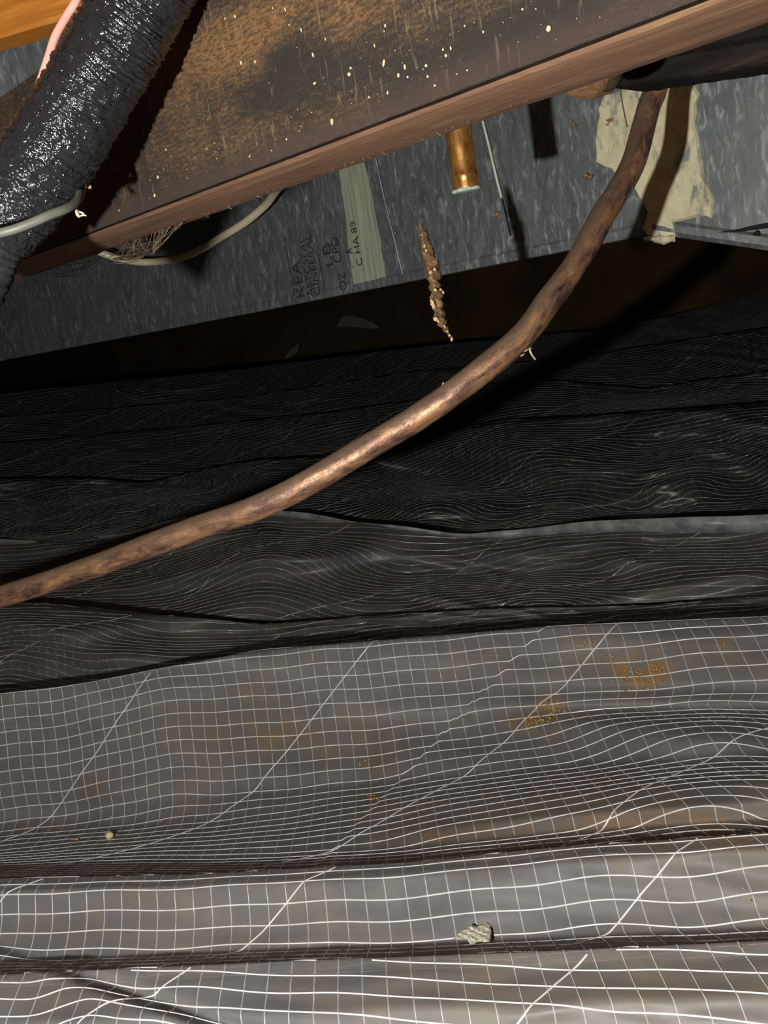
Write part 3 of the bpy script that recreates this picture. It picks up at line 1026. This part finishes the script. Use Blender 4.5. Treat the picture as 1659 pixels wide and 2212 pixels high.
twigs('lint_tuft', 'pale crumpled tuft of lint caught under the bend of the copper pipe', 'lint',
      [([(1112, 752, 0), (1122, 757, -.002), (1132, 752, 0), (1148, 753, 0)], .0009), ([(1120, 766, -.002), (1119, 760, -.003), (1124, 757, 0)], .0013), ([(1117, 768, 0), (1126, 768, -.002), (1134, 764, 0)], .0007),
       ([(1142, 746, 0), (1145, 758, -.001), (1150, 768, 0), (1157, 777, 0)], .0007), ([(1124, 760, -.002), (1135, 757, -.003), (1143, 752, 0)], .0009), ([(1080, 785, -.001), (1092, 778, -.001), (1104, 768, 0), (1116, 766, 0)], .0005)], .545)
twigs('lint_tuft', 'tiny pale speck of lint on top of the copper pipe', 'lint', [([(951, 846, 0), (955, 835, 0), (958, 826, 0)], .0007), ([(953, 838, 0), (960, 830, 0)], .0006)], .545)

# short capped stub behind the board
st_root = thing('copper_stub', 'short vertical copper pipe stub with a green crusted end hanging below the board', 'pipe', at(995, 300, .55))
gst = NG('amber_copper', 0.32, 0.5, 0.55)
sN = gst.noise(gst.coord((220, 220, 60)), 1, 6, 0.65)
gst.base(gst.ramp(sN, [(0.30, (0.06, 0.028, 0.012)), (0.46, (0.26, 0.12, 0.03)), (0.60, (0.42, 0.22, 0.05)), (0.75, (0.5, 0.30, 0.10))]))
gst.bump(sN, 0.3, 0.001)
b = at(1009, 411, .55); a = b + np.array([0, 0, 0.062])
V, Fc = tube(smooth_path([a, lerp(a, b, .5), b], 40), 0.0079, 28, True, lambda t, an: 0.00006 * math.sin(t * 23 + an * 2) + (0.0007 * max(0, 1 - abs(t - 0.87) / 0.03)))
link('stub_pipe', rel(V, st_root), Fc, gst.m, st_root)
VERD = plain('green_verdigris', (0.38, 0.50, 0.40), 0.8, 0.3, 0.35, 300, 0.5)
dirn = (b - a) / np.linalg.norm(b - a)
V, Fc = tube([b - dirn * 0.0012, b - dirn * 0.0004, b + dirn * 0.0006, b + dirn * 0.0009], [0.0080, 0.0086, 0.0084, 0.0068], 28, True, lambda t, an: 0.0004 * math.sin(5 * an) + 0.0003 * math.sin(9 * an + 1))
link('crusted_rim', rel(V, st_root), Fc, VERD, st_root)['label'] = 'pale green verdigris rim'

# ================================================================== WRAPPED HOSE
gho = NG('shiny_black_wrap', 0.12, 0.8)
w1 = gho.noise(gho.coord(), 230, 3, 0.55, 0.8)
dn_ = gho.math('MULTIPLY', gho.attr('dust'), gho.ramp(w1, [(0.36, 0.15), (0.6, 1.0)]), True)
hc = gho.mix(dn_, (0.012, 0.0125, 0.015), (0.105, 0.085, 0.058))
gho.base(hc)
gho.sock(gho.b.inputs['Roughness'], gho.ramp(dn_, [(0.1, 0.11), (0.6, 0.7)]))
gho.bump(w1, 0.8, 0.0024)
HOSE = [(400, -190, .312), (350, -95, .318), (302, 0, .325), (250, 100, .330), (192, 200, .336), (124, 310, .343), (54, 405, .350), (-18, 492, .355)]
hp = smooth_path([at(*p) for p in HOSE], 330)
hrad = 0.0154 + 0.0010 * np.linspace(0, 1, 330)
hrad[-26:] *= np.linspace(1.0, 1.03, 26)
hrad[-5:] *= np.array([1, .99, .97, .93, .86])
hr = random.Random(3)
WK = [(hr.uniform(120, 420), hr.randint(1, 4) * hr.choice((-1, 1)), hr.uniform(0, 6.3), hr.uniform(.5, 1)) for _ in range(11)]


def hose_disp(t, a):
    s = 0
    for f, k, ph, am in WK:
        s += am * math.sin(t * f + k * a + ph + 1.3 * math.sin(2 * a + 9 * t) + 0.8 * math.sin(5 * a + 21 * t + ph))
    lump = 0.5 * math.sin(7 * t + a) + 0.5 * math.sin(13 * t - 2 * a)
    amp = 0.00044 if t < 0.93 else 0.00014
    return amp * (abs(s) * 1.0 - 1.6) * 0.75 + 0.0005 * lump


hose = thing('wrapped_hose', 'fat black hose in shiny crinkled wrap slanting across the upper left corner', 'hose', at(192, 200, .336))
V, Fc = tube(hp, hrad, 150, True, hose_disp)
oh = link('crinkled_wrap', rel(V, hose), Fc, gho.m, hose)
arr = np.array(V)
ctr = np.vstack([np.repeat(hp, 150, axis=0), hp[0], hp[-1]])
off = (arr - ctr) / 0.0175
lft = np.clip(off @ (-0.88 * Rv + 0.45 * Uv) * 2.9 - 1.75, 0, 1)
rgt = np.clip(off @ (0.88 * Rv - 0.45 * Uv) * 2.6 - 2.25, 0, 0.35)
a_ = oh.data.attributes.new('dust', 'FLOAT', 'POINT')
a_.data.foreach_set('value', np.clip(lft + rgt, 0, 1).astype(np.float32))
gsl = NG('dull_black_sleeve', 0.28, 0.5)
sN = gsl.noise(gsl.coord(), 140, 4)
gsl.base(gsl.ramp(sN, [(0.3, (0.016, 0.017, 0.02)), (0.7, (0.035, 0.035, 0.036))]))
gsl.bump(sN, 0.45, 0.0015)
LOW = smooth_path([at(-20, 470, .356), at(-45, 530, .358), at(-70, 590, .36), at(-120, 690, .365), at(-170, 800, .37)], 60)
V, Fc = tube(LOW, 0.0158, 60, True, lambda t, a: 0.0003 * math.sin(t * 90 + 2 * a) + 0.0003 * math.sin(t * 160 - 3 * a))
link('lower_sleeve', rel(V, hose), Fc, gsl.m, hose)['label'] = 'thinner dull black lower section'

# grey tie cable passing round the hose
CAB = plain('grey_cable_jacket', (0.095, 0.095, 0.078), 0.5, 0.4, 0.12, 120, 0.1)
pts = [(-140, 520, .331), (-60, 515, .329), (0, 503, .3275), (40, 492, .3275), (85, 474, .329), (110, 463, .331), (140, 452, .335), (160, 441, .340), (171, 427, .345), (177, 408, .352)]
V, Fc = tube(smooth_path([at(*p) for p in pts], 70), 0.00165, 12)
tag(link('grey_cable', V, Fc, CAB), 'thin grey cable wrapped round the lower end of the black hose', 'cable')
twigs('lint_tuft', 'small pale crumb of lint hanging beside the grey cable', 'lint', [([(166, 455, 0), (168, 464, -.001), (172, 468, 0)], .0008), ([(168, 458, 0), (176, 459, 0), (182, 463, 0)], .0005), ([(171, 467, 0), (180, 465, 0), (187, 466, 0)], .0004)], .352)
V, Fc = blob(at(190, 405, .353), 0.0011, 5, 0.4, 2, (1.2, .8, 1))
tag(link('rust_flake', V, Fc, BITM), 'small orange flake stuck at the right edge of the black hose', 'flake')
PINK = plain('pink_wire_jacket', (0.72, 0.34, 0.29), 0.45, 0.4, 0.06, 90, 0.05)
pts = [(203, -90, .382), (183, -40, .382), (163, 5, .381), (144, 35, .381), (120, 78, .380), (106, 120, .380), (93, 160, .380), (82, 192, .380), (66, 240, .380)]
V, Fc = tube(smooth_path([at(*p) for p in pts], 60), 0.0017, 14)
tag(link('pink_wire', V, Fc, PINK), 'pink insulated wire running down behind the black hose', 'wire')

# ================================================================== PALE CABLE AND COBWEB BELOW THE BOARD
CREAM = plain('cream_cable_jacket', (0.80, 0.72, 0.50), 0.35, 0.5, 0.06, 60, 0.05)
ddep = lambda x, y: float(np.dot(on_plane(x, y, D0, DN) - CAM, Fv))
pts = [(640, 350, .10), (612, 388, .07), (592, 418, .05), (570, 446, .042), (530, 480, .04), (480, 511, .04), (440, 535, .04), (400, 553, .045), (350, 564, .05), (300, 566, .06), (255, 558, .075), (215, 545, .10), (150, 520, .15)]
V, Fc = tube(smooth_path([at(x, y, ddep(x, y) - d) for x, y, d in pts], 90), 0.0043, 16)
tag(link('cream_cable', V, Fc, CREAM), 'cream sheathed cable looping below the board in front of the duct', 'cable')

WEBM = plain('dusty_web', (0.15, 0.115, 0.075), 0.9, 0.1, 0.3, 200, 0)
parts = []
wr = random.Random(12)


def bot(x):   # board's lower back edge seen in the photo
    return 443 - 0.3525 * (x - 500)


def strand(a, b, sag, r, da, db):
    p = []
    for t in np.linspace(0, 1, 7):
        x = a[0] + (b[0] - a[0]) * t; y = a[1] + (b[1] - a[1]) * t + sag * math.sin(math.pi * t)
        p.append(at(x + wr.uniform(-1, 1), y + wr.uniform(-1, 1), da + (db - da) * t))
    parts.append(tube(p, r, 4, False))


def bd_depth(x):
    return float(np.dot(on_z(x, bot(x), 0.3585) - CAM, Fv))


for k in range(46):
    x0 = wr.uniform(215, 400)
    x1 = min(x0 + wr.uniform(-40, 60), 330)
    strand((x0, bot(x0) + 1), (x1, wr.uniform(540, 562) - 0.1 * abs(x1 - 260)), wr.uniform(-3, 10), wr.uniform(.00008, .00022), bd_depth(x0), bd_depth(x0) + wr.uniform(.0, .06))
for k in range(22):
    x0 = wr.uniform(235, 300); y0 = bot(x0) + wr.uniform(6, 38)
    strand((x0, y0), (x0 + wr.uniform(20, 60), y0 - wr.uniform(0, 22)), wr.uniform(-4, 6), wr.uniform(.0002, .0004), bd_depth(x0) + .005, bd_depth(x0) + .02)
for k in range(9):
    strand((wr.uniform(205, 232), wr.uniform(545, 562)), (wr.uniform(60, 170), wr.uniform(570, 600)), wr.uniform(8, 26), .00012, .50, .56)
V, Fc = merge(parts)
tag(link('cobweb', V, Fc, WEBM), 'dusty brown cobweb slung between the board and the cream cable', 'cobweb')
# whiskers of lint along the board's lower back edge
parts = []
for k in range(34):
    x = wr.uniform(250, 1150)
    strand((x, bot(x) - 2), (x + wr.uniform(-12, 16), bot(x) + wr.uniform(1, 5)), wr.uniform(-2, 3), wr.uniform(.00006, .00014), bd_depth(x), bd_depth(x))
V, Fc = merge(parts)
tag(link('lint_fringe', [BMi @ Vector(v) for v in V], Fc, WEBM, board), kind='stuff')

# ================================================================== RUSTY HANGING SHRED
RUST = NG('rusty_shred', 0.75, 0.4)
rN = RUST.noise(RUST.coord(), 260, 5, 0.7)
RUST.base(RUST.ramp(rN, [(0.32, (0.05, 0.028, 0.014)), (0.52, (0.16, 0.09, 0.045)), (0.66, (0.40, 0.26, 0.12))]))
RUST.bump(rN, 0.8, 0.002)
sp_ = [(908, 484, 4), (916, 512, 9), (922, 540, 13), (931, 570, 15), (936, 592, 15), (938, 612, 12), (940, 628, 11), (944, 646, 13), (946, 664, 11), (950, 682, 12), (955, 697, 9), (962, 710, 6), (968, 720, 3), (976, 732, 2)]
SD = .55
pth = smooth_path([at(x, y, SD) for x, y, w in sp_], 80)
wid = smooth_path([[w * SD / 2000, 0] for x, y, w in sp_], 80)[:, 0]
shred = thing('hanging_shred', 'ragged rusty brown shred dangling in front of the duct edge', 'debris', pth[0])
V, Fc = tube(pth, wid, 14, True, lambda t, a: 0.0008 * math.sin(t * 70 + 2 * a) * (0.3 + 0.7 * math.sin(3.1 * t)) + 0.0004 * math.sin(t * 170 + 5 * a))
link('shred_body', rel(V, shred), Fc, RUST.m, shred)
parts = []
for i, (x, y, r) in enumerate([(913, 508, 2), (917, 531, 3), (921, 541, 3), (938, 583, 4), (930, 588, 4), (957, 632, 4), (952, 625, 3), (940, 626, 4), (934, 655, 5), (938, 661, 5), (932, 650, 4), (941, 690, 5), (946, 693, 4), (966, 716, 3), (971, 724, 3), (976, 732, 4), (960, 705, 3)]):
    parts.append(blob(at(x, y, SD - .004), r * SD / 2000, 70 + i, 0.5, 1, (1, .7, 1.2)))
V, Fc = merge(parts)
tag(link('pale_scraps', rel(V, shred), Fc, plain('tan_scraps', (0.58, 0.42, 0.22), 0.7, 0.3, 0.3, 300), shred), kind='stuff')
V, Fc = tube(smooth_path([at(893, 322, .50), at(898, 400, .53), at(909, 486, SD)], 20), 0.00012, 5)
link('hanging_thread', rel(V, shred), Fc, WEBM, shred)

# ================================================================== DARK BEAM, MUD NEST (upper right), ORANGE JOIST (upper left)
gk = NG('near_black_wood', 0.9, 0.1)
k1 = gk.noise(gk.coord((12, 12, 120)), 1, 6, 0.65, 0.4)
gk.base(gk.ramp(k1, [(0.35, (0.006, 0.005, 0.0045)), (0.6, (0.014, 0.011, 0.009)), (0.76, (0.05, 0.036, 0.024))]))  # wood coloured almost black, with sparse browner grain
gk.bump(k1, 0.6, 0.002)
q0, q1 = at(1318, 191, .44), at(1700, 133, .385)
zb = (q0[2] + q1[2]) / 2
ax = q1 - q0; ax[2] = 0; L = np.linalg.norm(ax); ax /= L
nb = np.array([-ax[1], ax[0], 0])
if nb[1] < 0: nb = -nb
bv = []
xs = np.linspace(0, L + 0.05, 40)
pr = [(0.0, 0.085), (-0.001, 0.02), (0.003, 0.012), (0.0, 0.009), (0.0005, 0.001), (0.003, 0), (0.035, 0), (0.035, 0.085)]
for x in xs:
    zz0 = q0[2] + (q1[2] - q0[2]) * x / L
    for yy, zz in pr:
        p = q0 + ax * x + nb * (yy + rng.uniform(-1, 1) * .0003)
        bv.append((p[0], p[1], zz0 + zz + rng.uniform(-1, 1) * .0003))
m = len(pr)
bf = [(i * m + k, i * m + (k + 1) % m, (i + 1) * m + (k + 1) % m, (i + 1) * m + k) for i in range(len(xs) - 1) for k in range(m)]
bf += [tuple(range(m)), tuple(range((len(xs) - 1) * m + m - 1, (len(xs) - 1) * m - 1, -1))]
tag(link('dark_beam', bv, bf, gk.m, smooth=False), 'dark wooden beam behind the board at the upper right, above the pipe top', 'beam')

gn = NG('brown_mud', 0.85, 0.25)
n1 = gn.noise(gn.coord(), 120, 6, 0.7, 0.5)
gn.base(gn.ramp(n1, [(0.3, (0.07, 0.035, 0.016)), (0.55, (0.17, 0.085, 0.04)), (0.72, (0.30, 0.18, 0.09))]))
gn.bump(n1, 0.8, 0.003)
mc_ = at(1279, 172, .375)
nest = thing('mud_nest', 'rounded brown mud nest clinging under the board beside the pipe top', 'nest', mc_)
rt = Matrix.Rotation(-0.24, 3, Vector(Fv))
V, Fc = blob(mc_, 1.0, 9, 0.06, 4, (0.0125, 0.010, 0.0075))
link('mud_shell', rel(V, nest), Fc, gn.m, nest)
cm = at(1314, 166, .371)
V, Fc = blob(cm, 1.0, 11, 0.08, 3, (0.006, 0.005, 0.0058))
link('open_mouth', rel(V, nest), Fc, plain('dark_mouth', (0.03, 0.023, 0.015), 0.95, 0.02, 0.5, 300, 0.5), nest)

go = NG('orange_lumber', 0.6, 0.35)
o1_ = go.noise(go.coord((8, 8, 150)), 1, 6, 0.6, 0.8)
go.base(go.ramp(o1_, [(0.3, (0.36, 0.115, 0.014)), (0.5, (0.58, 0.21, 0.028)), (0.72, (0.74, 0.34, 0.065))]))
go.bump(o1_, 0.3, 0.001)
j0, j1 = at(0, 62, .63), at(180, 48, .615)
z_ = 0.5 * (j0[2] + j1[2])
ax = j1 - j0; ax[2] = 0; ax /= np.linalg.norm(ax)
nb = np.array([-ax[1], ax[0], 0])
if nb[1] < 0: nb = -nb
zedge = 0.030
bv = []
xs = np.linspace(-0.35, 0.30, 30)
pr = [(0.0, 0.20), (0.0, 0.003), (0.002, 0.0), (0.024, 0.0), (0.024, 0.20)]
for x in xs:
    for yy, zz in pr:
        p = j0 + ax * x + nb * (yy + rng.uniform(-1, 1) * .0004)
        bv.append((p[0], p[1], min(z_ + zz + rng.uniform(-1, 1) * .0006, 0.799)))
m = len(pr)
bf = [(i * m + k, i * m + (k + 1) % m, (i + 1) * m + (k + 1) % m, (i + 1) * m + k) for i in range(len(xs) - 1) for k in range(m)]
bf += [tuple(range(m)), tuple(range((len(xs) - 1) * m + m - 1, (len(xs) - 1) * m - 1, -1))]
tag(link('floor_joist', bv, bf, go.m, smooth=False), 'orange-brown floor joist above the duct in the upper left corner', 'joist')

ba, bb = at(-260, 170, .74), at(215, 110, .70)  # piece added nearer than the main duct so the metal here comes out brighter
ax = bb - ba; ax[2] = 0; L = np.linalg.norm(ax); ax /= L
nb = np.array([-ax[1], ax[0], 0])
if nb[1] < 0: nb = -nb
V = []
xs = np.linspace(0, L, 14)
pr = [(0.0, 0.415), (0.0, 0.50), (0.0, 0.60), (0.16, 0.60), (0.16, 0.415)]
for x in xs:
    for k, (yy, zz) in enumerate(pr):
        p = ba + ax * x + nb * (yy + (0.0015 * math.sin(x * 30 + zz * 40) if k < 3 else 0))
        V.append((p[0], p[1], zz))
m = len(pr)
Fc = [(i * m + k, i * m + (k + 1) % m, (i + 1) * m + (k + 1) % m, (i + 1) * m + k) for i in range(len(xs) - 1) for k in range(m)]
Fc += [tuple(range(m)), tuple(range((len(xs) - 1) * m + m - 1, (len(xs) - 1) * m - 1, -1))]
tag(link('added_duct_piece', V, Fc, GALV, smooth=False), 'galvanised duct piece added nearer to catch more light, between the orange joist and the board at upper left', 'duct')

# ================================================================== LOOSE THINGS ON THE SHEET
p, nrm, d = surf(1022, 2040)
gst_ = NG('pale_rough_stone', 0.9, 0.2)
s1 = gst_.noise(gst_.coord(), 500, 6, 0.75)
gst_.base(gst_.ramp(s1, [(0.3, (0.60, 0.57, 0.45)), (0.6, (0.80, 0.77, 0.64)), (0.75, (0.86, 0.84, 0.74))]))
gst_.bump(s1, 0.9, 0.0025)
SC = d / 2000
outl = [(978, 2029), (988, 2018), (1002, 2007), (1018, 1996), (1030, 2001), (1050, 1992), (1059, 1996), (1062, 2010), (1060, 2034), (1048, 2036), (1034, 2034), (1026, 2040), (1016, 2041), (1009, 2030), (994, 2030)]
cx, cy = 1026, 2018
da_, db_ = surf(1020, 1992)[2], surf(1020, 2043)[2]
dst = lambda y: da_ + (min(db_, da_) - da_) * (y - 1992) / 51.0
op = []
for i, a in enumerate(outl):
    b = outl[(i + 1) % len(outl)]
    for k in range(4):
        op.append((lerp(a[0], b[0], k / 4) + rng.uniform(-.8, .8), lerp(a[1], b[1], k / 4) + rng.uniform(-.8, .8)))
bm = bmesh.new()
vs = []
for sc_, dz in [(0.5, .004), (0.9, .003), (1.0, .0012), (1.0, -.0006), (0.95, -.0020), (0.86, -.0029), (0.74, -.0034), (0.6, -.0037), (0.45, -.0039), (0.3, -.0040), (0.15, -.0040)]:
    rowv = []
    for x, y in op:
        X_, Y_ = cx + (x - cx) * sc_, cy + (y - cy) * sc_
        lump = 0.0005 * (math.sin(X_ * .42 + Y_ * .31) + math.sin(X_ * .23 - Y_ * .52 + 1) + 0.7 * math.sin(X_ * .9 + 2) * math.sin(Y_ * .8))
        rowv.append(bm.verts.new(at(X_, Y_, dst(Y_) - 0.0015 + dz + lump + rng.uniform(-1, 1) * .0002)))
    vs.append(rowv)
nO = len(op)
for a, b in zip(vs[:-1], vs[1:]):
    for i in range(nO):
        bm.faces.new((a[i], a[(i + 1) % nO], b[(i + 1) % nO], b[i]))
bm.faces.new(vs[-1]); bm.faces.new(list(reversed(vs[0])))
bmesh.ops.recalc_face_normals(bm, faces=bm.faces)
me = bpy.data.meshes.new('stone'); bm.to_mesh(me); bm.free(); me.materials.append(gst_.m)
so = bpy.data.objects.new('stone', me); COL.objects.link(so)
tag(so, 'rough pale stone chip lying on the grey plastic sheet in the foreground', 'stone')

p, nrm, d = surf(237, 1812)
V, Fc = blob(p + nrm * 0.0028 * (1 if nrm[2] > 0 else -1), 0.0031, 21, 0.12, 2, (1.1, .9, 1))
tag(link('pebble', V, Fc, plain('yellow_pebble', (0.58, 0.52, 0.28), 0.6, 0.4, 0.2, 300, .2)), 'tiny round yellowish pebble on the plastic sheet at the left', 'pebble')
p, nrm, d = surf(170, 1815)
q2, _, _ = surf(155, 1816)
V, Fc = tube([q2 + np.array([0, 0, .001]), lerp(p, q2, .5) + np.array([0, 0, .0015]), p + np.array([0, 0, .001])], 0.0006, 6)
tag(link('straw_bit', V, Fc, plain('straw', (0.55, 0.33, 0.10), 0.7, 0.3, 0.1, 200, 0)), 'short orange straw bit beside the yellowish pebble', 'straw')
# crumbs of rust-coloured dirt
parts = []
cr = random.Random(5)
CL = [(1385, 1462, 45, 26, 90), (1410, 1440, 25, 16, 40), (1195, 1530, 28, 14, 60), (1165, 1556, 30, 12, 40), (1265, 1388, 26, 12, 16), (1320, 1420, 60, 25, 24), (1570, 1388, 30, 12, 10), (600, 1520, 60, 25, 10), (800, 1640, 30, 40, 10), (805, 1720, 14, 14, 12), (300, 1690, 260, 120, 8), (1560, 1980, 90, 90, 5)]
for x0, y0, sx_, sy_, nn_ in CL:
    for k in range(nn_):
        x, y = cr.gauss(x0, sx_ * .6), cr.gauss(y0, sy_ * .6)
        if not (0 < x < 1659 and 1350 < y < 2200):
            continue
        p, nrm, d = surf(x, y)
        r = cr.uniform(.0003, .0009)
        parts.append(blob(p + nrm * (r * 0.6 * (1 if np.dot(nrm, CAM - p) > 0 else -1)), r, cr.randint(0, 999), 0.4, 1, (1.2, 1.0, .8)))
V, Fc = merge(parts)
o = link('dirt_crumbs', V, Fc, plain('ochre_dirt', (0.42, 0.26, 0.09), 0.9, 0.1, 0.35, 200))
tag(o, 'scattered ochre dirt crumbs on the foreground plastic sheet', 'dirt', kind='stuff')

# scraps of plastic in the dark under the duct
SCR = plain('dusty_plastic_scrap', (0.30, 0.27, 0.20), 0.6, 0.4, 0.3, 40, 0.2)


def scrap(poly, D, label):
    pl = [on_plane(x, y, wp - DN * D, DN) for x, y, _d in poly]
    c_ = sum(pl) / len(pl)
    n_ = np.cross(pl[1] - pl[0], pl[2] - pl[0]); n_ /= np.linalg.norm(n_)
    if np.dot(n_, Fv) < 0: n_ = -n_
    V, Fc = plate(pl, n_, 0.002, 0.001, 0.01)
    tag(link('plastic_scrap', V, Fc, SCR, smooth=False), label, 'scrap')


scrap([(728, 706, 0), (738, 684, 0), (760, 680, 0), (795, 692, 0), (812, 700, 0), (822, 710, 0), (780, 708, 0)], 0.02, 'dim wedge-shaped plastic scrap in the dark below the stencilled duct')
scrap([(585, 787, 0), (612, 776, 0), (630, 752, 0), (646, 742, 0), (642, 762, 0), (620, 778, 0)], 0.03, 'dim curved sliver of plastic in the dark, lower left of the wedge scrap')
